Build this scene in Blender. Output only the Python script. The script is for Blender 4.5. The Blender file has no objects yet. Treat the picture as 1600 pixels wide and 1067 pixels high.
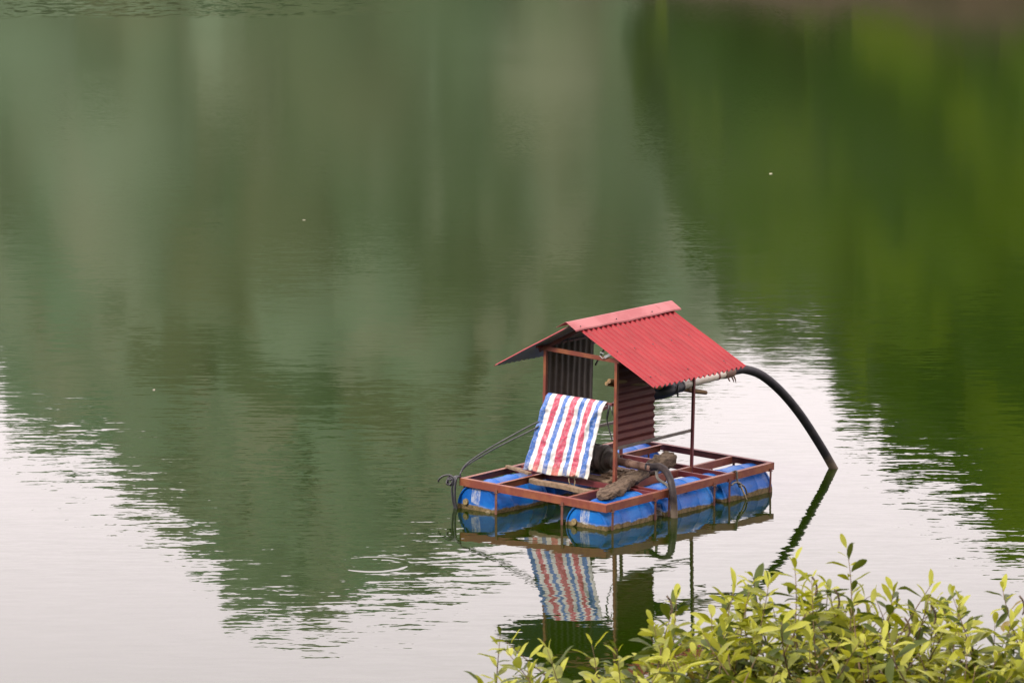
import bpy, math, random
import numpy as np
from mathutils import Vector, Matrix, Euler, noise as mnoise

scene = bpy.context.scene
R = math.radians
rng = random.Random(7)

# ------------------------------------------------------------------ camera
CAM_H = 7.7776
PITCH = 0.145405
cam_d = bpy.data.cameras.new('camera')
cam_d.sensor_width = 36.0
cam_d.lens = 135.0
cam_d.clip_start = 0.1
cam_d.clip_end = 6000
cam_d.dof.use_dof = True
cam_d.dof.focus_distance = 41.8
cam_d.dof.aperture_fstop = 22.0
cam = bpy.data.objects.new('camera', cam_d)
scene.collection.objects.link(cam)
cam.location = (0, 0, CAM_H)
cam.rotation_euler = (R(90) - PITCH, 0, 0)
scene.camera = cam

# ------------------------------------------------------------------ overcast sky, weak broad sun
SUN_EL, SUN_ROT = R(42), R(224)
world = bpy.data.worlds.new('World')
scene.world = world
world.use_nodes = True
wn, wl = world.node_tree.nodes, world.node_tree.links
wn.clear()
w_out = wn.new('ShaderNodeOutputWorld')
w_bg = wn.new('ShaderNodeBackground')
w_bg.inputs['Strength'].default_value = 0.10
sky = wn.new('ShaderNodeTexSky')
sky.sky_type = 'NISHITA'
sky.sun_disc = False
sky.sun_elevation = SUN_EL
sky.sun_rotation = SUN_ROT
sky.dust_density = 4.0
w_mix = wn.new('ShaderNodeMix')
w_mix.data_type = 'RGBA'
w_mix.inputs['Factor'].default_value = 0.90
w_mix.inputs['B'].default_value = (11.2, 9.85, 10.05, 1)      # even cloud cover
wl.new(sky.outputs[0], w_mix.inputs['A'])
wl.new(w_mix.outputs['Result'], w_bg.inputs['Color'])
wl.new(w_bg.outputs[0], w_out.inputs['Surface'])

sun_d = bpy.data.lights.new('sun', 'SUN')
sun_d.energy = 1.5
sun_d.angle = R(11)
sun_d.color = (1.0, 0.95, 0.88)
sun = bpy.data.objects.new('sun', sun_d)
scene.collection.objects.link(sun)
# sky sun_rotation is measured clockwise from +Y; aim the lamp from the same direction
sd = Vector((math.sin(SUN_ROT) * math.cos(SUN_EL), math.cos(SUN_ROT) * math.cos(SUN_EL), math.sin(SUN_EL)))
sun.rotation_euler = sd.to_track_quat('Z', 'Y').to_euler()

scene.view_settings.view_transform = 'Standard'
scene.view_settings.look = 'None'
scene.view_settings.exposure = 1.35
scene.view_settings.gamma = 1.0
scene.view_settings.use_curve_mapping = False
scene.cycles.use_denoising = True
scene.cycles.max_bounces = 8
scene.cycles.caustics_reflective = False
scene.cycles.caustics_refractive = False

# ------------------------------------------------------------------ node helpers
def new_mat(name):
    m = bpy.data.materials.new(name)
    m.use_nodes = True
    nt = m.node_tree
    b = nt.nodes['Principled BSDF']
    return m, nt, b

def nn(nt, typ, **kw):
    n = nt.nodes.new(typ)
    for k, v in kw.items():
        setattr(n, k, v)
    return n

def setin(n, **kw):
    for k, v in kw.items():
        n.inputs[k.replace('_', ' ')].default_value = v

def ramp(nt, fac, stops, interp='LINEAR'):
    r = nn(nt, 'ShaderNodeValToRGB')
    r.color_ramp.interpolation = interp
    e = r.color_ramp.elements
    while len(e) < len(stops):
        e.new(0.5)
    for el, (p, c) in zip(e, stops):
        el.position = p
        el.color = (*c, 1) if len(c) == 3 else c
    nt.links.new(fac, r.inputs[0])
    return r.outputs[0]

def mixc(nt, fac, a, b, blend='MIX'):
    m = nn(nt, 'ShaderNodeMix', data_type='RGBA', blend_type=blend)
    for s, v in (('Factor', fac), ('A', a), ('B', b)):
        if hasattr(v, 'is_output'):
            nt.links.new(v, m.inputs[s])
        elif s == 'Factor':
            m.inputs[s].default_value = v
        else:
            m.inputs[s].default_value = (*v, 1)
    return m.outputs['Result']

def math_(nt, op, a, b=0.0, c=0.0):
    m = nn(nt, 'ShaderNodeMath', operation=op)
    for i, v in enumerate((a, b, c)):
        if hasattr(v, 'is_output'):
            nt.links.new(v, m.inputs[i])
        else:
            m.inputs[i].default_value = v
    return m.outputs[0]

def noise_tex(nt, scale, detail=4, rough=0.55, vec=None, dim='3D'):
    t = nn(nt, 'ShaderNodeTexNoise')
    t.inputs['Scale'].default_value = scale
    t.inputs['Detail'].default_value = detail
    t.inputs['Roughness'].default_value = rough
    if vec is not None:
        nt.links.new(vec, t.inputs['Vector'])
    return t

def objco(nt):
    return nn(nt, 'ShaderNodeTexCoord').outputs['Object']

def mapping(nt, vec, scale=(1, 1, 1), loc=(0, 0, 0), rot=(0, 0, 0)):
    m = nn(nt, 'ShaderNodeMapping')
    m.inputs['Scale'].default_value = scale
    m.inputs['Location'].default_value = loc
    m.inputs['Rotation'].default_value = rot
    nt.links.new(vec, m.inputs['Vector'])
    return m.outputs[0]

def bump(nt, b, height, dist=0.01, strength=1.0):
    n = nn(nt, 'ShaderNodeBump')
    n.inputs['Distance'].default_value = dist
    n.inputs['Strength'].default_value = strength
    nt.links.new(height, n.inputs['Height'])
    nt.links.new(n.outputs[0], b.inputs['Normal'])

def worn(name, base, second, third, scale=6.0, rough=0.6, metal=0.0, spec=0.5, stretch=(1, 1, 1), bd=0.002,
         t1=(0.45, 0.6), t2=(0.62, 0.72)):
    """paint or metal with two layers of patchy wear"""
    m, nt, b = new_mat(name)
    co = mapping(nt, objco(nt), stretch)
    n1 = noise_tex(nt, scale, 5, 0.62, co)
    n2 = noise_tex(nt, scale * 3.7, 6, 0.65, co)
    c = mixc(nt, ramp(nt, n1.outputs[0], [(t1[0], (0, 0, 0)), (t1[1], (1, 1, 1))]), base, second)
    c = mixc(nt, ramp(nt, n2.outputs[0], [(t2[0], (0, 0, 0)), (t2[1], (1, 1, 1))]), c, third)
    nt.links.new(c, b.inputs['Base Color'])
    setin(b, Roughness=rough, Metallic=metal)
    b.inputs['Specular IOR Level'].default_value = spec
    bump(nt, b, n2.outputs[0], bd)
    return m

M = {}
M['frame'] = worn('rusty_red_paint', (0.142, 0.031, 0.018), (0.19, 0.06, 0.024), (0.078, 0.027, 0.017), 5, 0.5)
M['frame_dark'] = worn('dark_red_paint', (0.10, 0.014, 0.017), (0.13, 0.023, 0.02), (0.055, 0.016, 0.014), 5, 0.5)
M['rod'] = worn('rusted_rod', (0.09, 0.026, 0.021), (0.13, 0.055, 0.03), (0.05, 0.024, 0.017), 14, 0.7)
M['wood'] = worn('weathered_board', (0.20, 0.14, 0.09), (0.14, 0.095, 0.06), (0.28, 0.21, 0.15), 3, 0.85, 0, 0.2, (1, 9, 9), 0.004)
M['pole'] = worn('bamboo', (0.22, 0.14, 0.06), (0.12, 0.075, 0.04), (0.3, 0.2, 0.1), 4, 0.7, 0, 0.3, (1, 6, 6))
M['bark'] = worn('log_bark', (0.165, 0.12, 0.085), (0.08, 0.057, 0.04), (0.29, 0.23, 0.17), 9, 0.9, 0, 0.15, (0.8, 3, 3), 0.03)
M['cutwood'] = worn('cut_log_end', (0.27, 0.19, 0.12), (0.20, 0.14, 0.09), (0.33, 0.25, 0.17), 12, 0.9, 0, 0.15)
M['rubber'] = worn('black_rubber', (0.016, 0.015, 0.019), (0.024, 0.022, 0.025), (0.045, 0.04, 0.04), 6, 0.38, 0, 0.5)
def hose_mat(name, base, second):
    m = worn(name, base, second, tuple(x * 1.7 for x in second), 8, 0.55, 0, 0.25)
    nt = m.node_tree
    b = nt.nodes['Principled BSDF']
    src = b.inputs['Base Color'].links[0].from_socket
    geo = nn(nt, 'ShaderNodeNewGeometry')
    sp = nn(nt, 'ShaderNodeSeparateXYZ')
    nt.links.new(geo.outputs['Position'], sp.inputs[0])
    n = noise_tex(nt, 16, 4, 0.7, geo.outputs['Position'])
    z = math_(nt, 'ADD', sp.outputs[2], math_(nt, 'MULTIPLY', math_(nt, 'SUBTRACT', n.outputs[0], 0.5), 0.16))
    c = mixc(nt, ramp(nt, z, [(0.06, (0.85, 0.85, 0.85)), (0.17, (0, 0, 0))]), src, (0.15, 0.115, 0.085))
    nt.links.new(c, b.inputs['Base Color'])
    return m
M['lake_hose'] = hose_mat('muddy_black_hose', (0.016, 0.015, 0.019), (0.028, 0.025, 0.028))
M['hose'] = hose_mat('muddy_worn_hose', (0.022, 0.017, 0.018), (0.042, 0.032, 0.03))
M['cable'] = worn('cable_skin', (0.02, 0.02, 0.025), (0.04, 0.04, 0.045), (0.06, 0.055, 0.055), 20, 0.45)
M['sleeve'] = worn('blue_black_sleeve', (0.007, 0.011, 0.02), (0.012, 0.018, 0.034), (0.02, 0.026, 0.04), 10, 0.5)
M['pvc'] = worn('aged_white_pipe', (0.56, 0.51, 0.44), (0.48, 0.42, 0.34), (0.34, 0.27, 0.19), 4, 0.4, 0, 0.5)
M['iron'] = worn('pump_iron', (0.105, 0.095, 0.082), (0.15, 0.13, 0.105), (0.05, 0.043, 0.037), 9, 0.6, 0.2)
M['rustpipe'] = worn('rusted_pipe', (0.13, 0.07, 0.052), (0.18, 0.105, 0.075), (0.07, 0.042, 0.035), 11, 0.7)
M['galv'] = worn('galvanised_steel', (0.45, 0.45, 0.46), (0.36, 0.36, 0.37), (0.55, 0.55, 0.55), 9, 0.35, 0.7)
M['panel'] = worn('brown_galvanised_sheet', (0.080, 0.066, 0.055), (0.105, 0.086, 0.07), (0.045, 0.036, 0.03), 4, 0.6, 0.1)  # base darkened to carry the shade inside the hut
M['redwall'] = worn('dull_red_sheet', (0.078, 0.014, 0.010), (0.10, 0.021, 0.014), (0.045, 0.010, 0.008), 4, 0.6, 0, 0.3)  # dimness under the roof is put into this red
M['underside'] = worn('grey_sheet_underside', (0.48, 0.45, 0.45), (0.52, 0.49, 0.48), (0.34, 0.30, 0.30), 5, 0.6, 0.1)
M['rope'] = worn('pale_rope', (0.36, 0.29, 0.18), (0.26, 0.2, 0.12), (0.42, 0.36, 0.25), 20, 0.9)
M['twig'] = worn('twig_bark', (0.10, 0.065, 0.04), (0.15, 0.10, 0.055), (0.05, 0.035, 0.025), 25, 0.85, 0, 0.2)
M['earth'] = worn('brown_earth', (0.040, 0.026, 0.018), (0.026, 0.018, 0.012), (0.062, 0.043, 0.031), 0.35, 0.95, 0, 0.1, (1, 1, 1), 0.05)
M['lakebed'] = worn('lake_mud', (0.06, 0.06, 0.035), (0.045, 0.05, 0.03), (0.08, 0.07, 0.04), 0.5, 0.95, 0, 0.1)
M['bank'] = worn('grassy_bank', (0.06, 0.075, 0.02), (0.09, 0.08, 0.04), (0.13, 0.10, 0.06), 1.2, 0.95, 0, 0.1, (1, 1, 1), 0.04)

def roof_mat():
    m, nt, b = new_mat('salmon_red_roof_paint')
    co = objco(nt)
    n1 = noise_tex(nt, 2.2, 4, 0.6, mapping(nt, co, (1, 2.5, 1)))
    n2 = noise_tex(nt, 38, 3, 0.6, co)
    c = mixc(nt, ramp(nt, n1.outputs[0], [(0.38, (0, 0, 0)), (0.66, (1, 1, 1))]), (0.215, 0.011, 0.016), (0.265, 0.020, 0.024))
    c = mixc(nt, ramp(nt, n2.outputs[0], [(0.70, (0, 0, 0)), (0.78, (1, 1, 1))]), c, (0.19, 0.024, 0.025))
    n3 = noise_tex(nt, 1.0, 5, 0.65, mapping(nt, co, (1.1, 16, 1)))
    c = mixc(nt, ramp(nt, n3.outputs[0], [(0.50, (0, 0, 0)), (0.72, (0.5, 0.5, 0.5))]), c, (0.125, 0.020, 0.018))
    n4 = noise_tex(nt, 7, 5, 0.7, mapping(nt, co, (0.6, 1.6, 1), (2, 5, 0)))
    c = mixc(nt, ramp(nt, n4.outputs[0], [(0.60, (0, 0, 0)), (0.78, (0.45, 0.45, 0.45))]), c, (0.33, 0.10, 0.095))
    nt.links.new(c, b.inputs['Base Color'])
    setin(b, Roughness=0.5)
    b.inputs['Specular IOR Level'].default_value = 0.2
    bump(nt, b, n1.outputs[0], 0.002)
    return m
M['roof'] = roof_mat()
M['ridge'] = worn('faded_pink_ridge_paint', (0.26, 0.056, 0.058), (0.31, 0.092, 0.092), (0.225, 0.04, 0.042), 2.5, 0.5, 0, 0.4, (1, 1, 1), 0.002)

def barrel_mat():
    m, nt, b = new_mat('blue_barrel_plastic')
    geo = nn(nt, 'ShaderNodeNewGeometry')
    sep = nn(nt, 'ShaderNodeSeparateXYZ')
    nt.links.new(geo.outputs['Position'], sep.inputs[0])
    co = objco(nt)
    oi = nn(nt, 'ShaderNodeObjectInfo')
    n1 = noise_tex(nt, 3.0, 4, 0.6, geo.outputs['Position'])
    n2 = noise_tex(nt, 26, 4, 0.7, geo.outputs['Position'])
    n3 = noise_tex(nt, 9, 5, 0.7, geo.outputs['Position'])
    base = mixc(nt, oi.outputs['Random'], (0.001, 0.092, 0.33), (0.003, 0.052, 0.31))
    c = mixc(nt, ramp(nt, n1.outputs[0], [(0.45, (0, 0, 0)), (0.75, (1, 1, 1))]), base, (0.008, 0.155, 0.47))
    c = mixc(nt, ramp(nt, n2.outputs[0], [(0.68, (0, 0, 0)), (0.76, (0.6, 0.6, 0.6))]), c, (0.10, 0.18, 0.3))
    n5 = noise_tex(nt, 5.5, 5, 0.7, mapping(nt, geo.outputs['Position'], (1, 1, 1.8), (4, 2, 1)))
    c = mixc(nt, ramp(nt, n5.outputs[0], [(0.58, (0, 0, 0)), (0.72, (0.55, 0.55, 0.55))]), c, (0.03, 0.055, 0.10))
    # waterline scum: brown band a few cm high with a ragged pale edge
    zz = math_(nt, 'ADD', sep.outputs[2], math_(nt, 'MULTIPLY', math_(nt, 'SUBTRACT', n1.outputs[0], 0.45), 0.12))
    edge = ramp(nt, zz, [(0.046, (1, 1, 1)), (0.055, (0, 0, 0))])
    scum = ramp(nt, n2.outputs[0], [(0.35, (0.06, 0.045, 0.018)), (0.65, (0.17, 0.12, 0.055))])
    pale = ramp(nt, zz, [(0.048, (0, 0, 0)), (0.056, (0.45, 0.45, 0.45)), (0.062, (0.35, 0.35, 0.35)), (0.072, (0, 0, 0))])
    c = mixc(nt, math_(nt, 'MULTIPLY', pale, ramp(nt, n3.outputs[0], [(0.42, (0, 0, 0)), (0.58, (1, 1, 1))])), c, (0.30, 0.31, 0.31))
    c = mixc(nt, edge, c, scum)
    # worn label print on the flat end (local x is the barrel axis)
    sl = nn(nt, 'ShaderNodeSeparateXYZ')
    nt.links.new(co, sl.inputs[0])
    def band(v, lo, hi):
        return math_(nt, 'MULTIPLY', math_(nt, 'GREATER_THAN', v, lo), math_(nt, 'LESS_THAN', v, hi))
    lab = math_(nt, 'MULTIPLY', band(sl.outputs[1], -0.02, 0.10), band(sl.outputs[2], 0.05, 0.22))
    lab = math_(nt, 'MULTIPLY', lab, math_(nt, 'LESS_THAN', sl.outputs[0], 0.02))
    n4 = noise_tex(nt, 15, 6, 0.8, mapping(nt, co, (1, 2.2, 1)))
    lab = math_(nt, 'MULTIPLY', lab, ramp(nt, n4.outputs[0], [(0.44, (0.12, 0.12, 0.12)), (0.56, (0.75, 0.75, 0.75))]))
    c = mixc(nt, lab, c, (0.42, 0.43, 0.44))
    nt.links.new(c, b.inputs['Base Color'])
    nt.links.new(math_(nt, 'ADD', math_(nt, 'MULTIPLY', edge, 0.35), 0.46), b.inputs['Roughness'])
    b.inputs['Specular IOR Level'].default_value = 0.28
    bump(nt, b, n3.outputs[0], 0.006)
    return m
M['barrel'] = barrel_mat()

def tarp_mat():
    m, nt, b = new_mat('striped_woven_tarp')
    uv = nn(nt, 'ShaderNodeTexCoord').outputs['UV']
    sp = nn(nt, 'ShaderNodeSeparateXYZ')
    nt.links.new(uv, sp.inputs[0])
    n1 = noise_tex(nt, 7, 4, 0.6, uv)
    n2 = noise_tex(nt, 30, 4, 0.65, uv)
    B, Wh, Rd = (0.035, 0.13, 0.42), (0.66, 0.65, 0.635), (0.46, 0.045, 0.095)
    stops, x = [], 0.0
    seq = [(B, .072), (Wh, .077), (Rd, .090), (Wh, .062), (B, .076), (Wh, .068), (Rd, .098), (Wh, .055), (B, .068), (Wh, .050),
           (Rd, .092), (Wh, .056), (B, .078), (Wh, .058)]
    for c, w in seq:
        stops.append((x, c)); x += w
    u = math_(nt, 'ADD', sp.outputs[0], math_(nt, 'MULTIPLY', math_(nt, 'SUBTRACT', n1.outputs[0], 0.5), 0.016))
    c = ramp(nt, u, stops, 'CONSTANT')
    fade = ramp(nt, n2.outputs[0], [(0.42, (0, 0, 0)), (0.70, (0.36, 0.36, 0.36))])
    c = mixc(nt, fade, c, (0.60, 0.58, 0.59))
    # yellow dirt splashed along the bottom hem
    dirt = math_(nt, 'MULTIPLY', ramp(nt, math_(nt, 'ADD', sp.outputs[1], math_(nt, 'MULTIPLY', n1.outputs[0], 0.2)),
                 [(0.10, (0.75, 0.75, 0.75)), (0.26, (0, 0, 0))]), n2.outputs[0])
    c = mixc(nt, dirt, c, (0.42, 0.32, 0.12))
    nt.links.new(c, b.inputs['Base Color'])
    setin(b, Roughness=0.42)
    cr = noise_tex(nt, 9, 5, 0.6, mapping(nt, uv, (1.0, 1.6, 1)))
    cr.noise_type = 'RIDGED_MULTIFRACTAL'
    bump(nt, b, math_(nt, 'ADD', cr.outputs[0], n2.outputs[0]), 0.006)
    return m
M['tarp'] = tarp_mat()

def crown_mat(name, cols, scale):
    m, nt, b = new_mat(name)
    geo = nn(nt, 'ShaderNodeNewGeometry')
    n1 = noise_tex(nt, scale, 3, 0.6, geo.outputs['Position'])
    f = mixc(nt, 0.42, n1.outputs[0], geo.outputs['Random Per Island'])
    c = ramp(nt, f, cols)
    nt.links.new(c, b.inputs['Base Color'])
    setin(b, Roughness=0.9)
    b.inputs['Specular IOR Level'].default_value = 0.03
    return m
M['near_wood'] = crown_mat('yellow_green_wood', [(0.36, (0.010, 0.023, 0.003)), (0.52, (0.021, 0.040, 0.003)), (0.72, (0.043, 0.066, 0.004))], 0.045)
M['shore_shade'] = crown_mat('olive_shore_shade', [(0.3, (0.038, 0.060, 0.031)), (0.5, (0.052, 0.068, 0.036)), (0.75, (0.070, 0.077, 0.042))], 0.05)  # crowns coloured dark to tone down the bright upper reflection
M['far_wood'] = crown_mat('hazed_grey_green_wood', [(0.30, (0.070, 0.112, 0.066)), (0.5, (0.092, 0.124, 0.078)), (0.70, (0.114, 0.126, 0.082))], 0.085)  # paleness of distant haze is put into the crown colour

def leaf_mat(name, top, back):
    m, nt, b = new_mat(name)
    geo = nn(nt, 'ShaderNodeNewGeometry')
    n1 = noise_tex(nt, 22, 3, 0.6, geo.outputs['Position'])
    t2 = tuple(x * 0.72 for x in top)
    c = mixc(nt, n1.outputs[0], t2, tuple(min(1, x * 1.22) for x in top))
    c = mixc(nt, geo.outputs['Backfacing'], c, back)
    nt.links.new(c, b.inputs['Base Color'])
    setin(b, Roughness=0.42)
    b.inputs['Specular IOR Level'].default_value = 0.22
    tr = nn(nt, 'ShaderNodeBsdfTranslucent')
    tr.inputs['Color'].default_value = (top[0] * 1.5, top[1] * 1.5, top[2] * 0.8, 1)
    mx = nn(nt, 'ShaderNodeMixShader')
    mx.inputs[0].default_value = 0.33
    out = nt.nodes['Material Output']
    nt.links.new(b.outputs[0], mx.inputs[1]); nt.links.new(tr.outputs[0], mx.inputs[2])
    nt.links.new(mx.outputs[0], out.inputs['Surface'])
    return m
LEAF_MATS = [
    leaf_mat('leaf_yellow_green', (0.19, 0.205, 0.008), (0.23, 0.24, 0.045)),
    leaf_mat('leaf_pale_lime', (0.31, 0.32, 0.04), (0.32, 0.325, 0.08)),
    leaf_mat('leaf_mid_green', (0.050, 0.070, 0.007), (0.11, 0.13, 0.035)),
    leaf_mat('leaf_soft_green', (0.185, 0.205, 0.038), (0.24, 0.25, 0.08)),
    leaf_mat('leaf_old_ochre', (0.20, 0.15, 0.03), (0.22, 0.17, 0.06)),
]

def water_mat():
    m, nt, b = new_mat('lake_water')
    geo = nn(nt, 'ShaderNodeNewGeometry')
    pos = geo.outputs['Position']
    sp = nn(nt, 'ShaderNodeSeparateXYZ')
    nt.links.new(pos, sp.inputs[0])
    X, Y = sp.outputs[0], sp.outputs[1]
    setin(b, IOR=1.333)
    b.inputs['Base Color'].default_value = (0.0075, 0.0165, 0.0004, 1)
    b.inputs['Specular IOR Level'].default_value = 0.5

    def slopes(vec, detail, rough):
        t = noise_tex(nt, 1.0, detail, rough, vec)
        s = nn(nt, 'ShaderNodeSeparateColor')
        nt.links.new(t.outputs['Color'], s.inputs[0])
        return [math_(nt, 'SUBTRACT', s.outputs[i], 0.5) for i in (0, 1)]
    # wind patches: where the small waves are stronger or the water lies like glass
    pat = noise_tex(nt, 1.0, 2, 0.5, mapping(nt, pos, (0.10, 0.07, 1), (3.1, 1.7, 0)))
    patch = ramp(nt, pat.outputs[0], [(0.36, (0.25, 0.25, 0.25)), (0.62, (1, 1, 1))])
    # long low waves, crests lying across the view and slightly turned
    a1 = slopes(mapping(nt, pos, (1.1, 4.6, 1), (0, 0, 0), (0, 0, R(6))), 1.0, 0.5)
    a2 = slopes(mapping(nt, pos, (2.5, 11.0, 1), (5, 9, 2), (0, 0, R(-4))), 2.0, 0.5)
    a3 = slopes(mapping(nt, pos, (14, 24, 1), (1, 4, 7)), 1.0, 0.5)
    def lin(lst):
        acc = None
        for v, k in lst:
            t = math_(nt, 'MULTIPLY', v, k)
            acc = t if acc is None else math_(nt, 'ADD', acc, t)
        return acc

    a4 = slopes(mapping(nt, pos, (2.2, 0.9, 1), (2, 6, 3)), 3.0, 0.7)
    # far out the long waves die away and a fine ruffle takes over
    farr = ramp(nt, math_(nt, 'DIVIDE', Y, 150.0), [(0.33, (0, 0, 0)), (0.62, (1, 1, 1))])
    near = math_(nt, 'MULTIPLY_ADD', farr, -0.80, 1.0)
    fine = math_(nt, 'MULTIPLY_ADD', farr, WAVE[3] / WAVE[2] - 1.0, 1.0)
    def total(i, k1, k2, k3):
        l = lin([(a1[i], k1), (a2[i], k2)])
        return math_(nt, 'ADD', math_(nt, 'MULTIPLY', l, near), math_(nt, 'MULTIPLY', math_(nt, 'MULTIPLY', a3[i], k3), fine))
    sx = total(0, WAVE[0] * 0.5, WAVE[1] * 0.5, WAVE[2] * 0.7)
    sy = total(1, WAVE[0], WAVE[1], WAVE[2])
    gx = ramp(nt, math_(nt, 'MULTIPLY_ADD', X, 1 / 60.0, 0.5), [(0.34, (1, 1, 1)), (0.46, (0, 0, 0))])
    gy = ramp(nt, math_(nt, 'DIVIDE', math_(nt, 'ADD', Y, math_(nt, 'MULTIPLY', pat.outputs[0], 8.0)), 200.0),
              [(0.645, (0, 0, 0)), (0.66, (1, 1, 1)), (0.70, (1, 1, 1)), (0.72, (0, 0, 0))])
    gust = math_(nt, 'MULTIPLY', gx, gy)
    amp = patch
    sx = math_(nt, 'MULTIPLY', sx, amp)
    sy = math_(nt, 'ADD', math_(nt, 'MULTIPLY', sy, amp), math_(nt, 'MULTIPLY', math_(nt, 'MULTIPLY', a4[1], gust), 0.30))
    # one set of ring waves where something broke the surface
    dx = math_(nt, 'SUBTRACT', X, -1.39)
    dy = math_(nt, 'SUBTRACT', Y, 37.70)
    r = math_(nt, 'SQRT', math_(nt, 'ADD', math_(nt, 'MULTIPLY', dx, dx), math_(nt, 'MULTIPLY', dy, dy)))
    env = ramp(nt, r, [(0.24, (0, 0, 0)), (0.33, (1, 1, 1)), (0.38, (1, 1, 1)), (0.42, (0, 0, 0))])
    rw = math_(nt, 'MULTIPLY', math_(nt, 'MULTIPLY', math_(nt, 'SINE', math_(nt, 'MULTIPLY', r, 42.0)), env), 0.020)
    rinv = math_(nt, 'DIVIDE', rw, math_(nt, 'MAXIMUM', r, 0.02))
    sx = math_(nt, 'ADD', sx, math_(nt, 'MULTIPLY', rinv, dx))
    sy = math_(nt, 'ADD', sy, math_(nt, 'MULTIPLY', rinv, dy))
    cx = nn(nt, 'ShaderNodeCombineXYZ')
    nt.links.new(sx, cx.inputs[0]); nt.links.new(sy, cx.inputs[1])
    cx.inputs[2].default_value = 1.0
    nz = nn(nt, 'ShaderNodeVectorMath', operation='NORMALIZE')
    nt.links.new(cx.outputs[0], nz.inputs[0])
    nt.links.new(nz.outputs[0], b.inputs['Normal'])
    # ripples finer than can be drawn
    ro = ramp(nt, math_(nt, 'DIVIDE', Y, 150.0), [(0.28, (0.02,) * 3), (0.38, (0.055,) * 3), (0.52, (0.09,) * 3), (1.0, (0.105,) * 3)])
    nt.links.new(ro, b.inputs['Roughness'])
    return m
WAVE = (0.010, 0.036, 0.015, 0.060)
M['water'] = water_mat()

# ------------------------------------------------------------------ mesh helpers
COL = scene.collection
class MB:
    def __init__(s):
        s.v, s.f, s.mi = [], [], []
    def add(s, verts, faces, mi=0):
        o = len(s.v)
        s.v += [tuple(p) for p in verts]
        s.f += [tuple(i + o for i in f) for f in faces]
        s.mi += [mi] * len(faces)
    def box(s, c, d, rot=None, mi=0):
        x, y, z = (k / 2 for k in d)
        pts = [Vector((sx * x, sy * y, sz * z)) for sz in (-1, 1) for sy in (-1, 1) for sx in (-1, 1)]
        if rot is not None:
            pts = [rot @ p for p in pts]
        c = Vector(c)
        s.add([p + c for p in pts], [(0, 2, 3, 1), (4, 5, 7, 6), (0, 1, 5, 4), (2, 6, 7, 3), (0, 4, 6, 2), (1, 3, 7, 5)], mi)
    def bar(s, a, b, w, h, up=(0, 0, 1), mi=0):
        """box beam from a to b; w across, h along up, centred on the line"""
        a, b = Vector(a), Vector(b)
        d = b - a
        x = d.normalized()
        y = Vector(up).cross(x)
        if y.length < 1e-4:
            y = Vector((0, 1, 0)).cross(x)
        y.normalize()
        z = x.cross(y)
        s.box((a + b) / 2, (d.length, w, h), Matrix((x, y, z)).transposed(), mi)
    def tube(s, pts, rad, n=10, mi=0, cap=True):
        pts = [Vector(p) for p in pts]
        rads = rad if isinstance(rad, (list, tuple)) else [rad] * len(pts)
        tang = [(pts[min(i + 1, len(pts) - 1)] - pts[max(i - 1, 0)]).normalized() for i in range(len(pts))]
        ref = Vector((0, 0, 1)) if abs(tang[0].z) < 0.9 else Vector((1, 0, 0))
        nrm = (ref - tang[0] * ref.dot(tang[0])).normalized()
        vs, fs = [], []
        for i, (p, t) in enumerate(zip(pts, tang)):
            nrm = (nrm - t * nrm.dot(t)).normalized()
            bn = t.cross(nrm)
            for k in range(n):
                a = 2 * math.pi * k / n
                vs.append(p + (nrm * math.cos(a) + bn * math.sin(a)) * rads[i])
        for i in range(len(pts) - 1):
            for k in range(n):
                k2 = (k + 1) % n
                fs.append((i * n + k, i * n + k2, (i + 1) * n + k2, (i + 1) * n + k))
        if cap:
            fs.append(tuple(range(n - 1, -1, -1)))
            fs.append(tuple(range((len(pts) - 1) * n, len(pts) * n)))
        s.add(vs, fs, mi)
    def lathe(s, prof, axis='x', n=28, mi=0, cen=(0, 0, 0)):
        """prof: list of (along, radius)"""
        c = Vector(cen)
        vs, fs = [], []
        for (t, r) in prof:
            for k in range(n):
                a = 2 * math.pi * k / n
                p = (t, r * math.cos(a), r * math.sin(a))
                if axis == 'y':
                    p = (r * math.cos(a), t, r * math.sin(a))
                if axis == 'z':
                    p = (r * math.cos(a), r * math.sin(a), t)
                vs.append(Vector(p) + c)
        m = len(prof)
        for i in range(m - 1):
            for k in range(n):
                k2 = (k + 1) % n
                fs.append((i * n + k, (i + 1) * n + k, (i + 1) * n + k2, i * n + k2))
        if prof[0][1] > 1e-5:
            fs.append(tuple(range(n)))
        if prof[-1][1] > 1e-5:
            fs.append(tuple(range(m * n - 1, (m - 1) * n - 1, -1)))
        s.add(vs, fs, mi)
    def mesh(s, name, mats, smooth=False, auto=None):
        me = bpy.data.meshes.new(name)
        me.from_pydata(s.v, [], s.f)
        for m in (mats if isinstance(mats, (list, tuple)) else [mats]):
            me.materials.append(m)
        if any(s.mi):
            me.polygons.foreach_set('material_index', s.mi)
        me.validate()
        if smooth:
            me.polygons.foreach_set('use_smooth', [True] * len(me.polygons))
            if auto is not None:
                me.set_sharp_from_angle(angle=R(auto))
        me.update()
        return me
    def obj(s, name, mats, parent=None, smooth=False, auto=None, bevel=0.0):
        o = bpy.data.objects.new(name, s.mesh(name, mats, smooth, auto))
        COL.objects.link(o)
        if parent is not None:
            o.parent = parent
        if bevel:
            b = o.modifiers.new('bevel', 'BEVEL')
            b.width = bevel; b.segments = 2; b.limit_method = 'ANGLE'
        return o

def tag(o, label=None, cat=None, group=None, kind=None):
    for k, v in (('label', label), ('category', cat), ('group', group), ('kind', kind)):
        if v:
            o[k] = v
    return o

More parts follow.
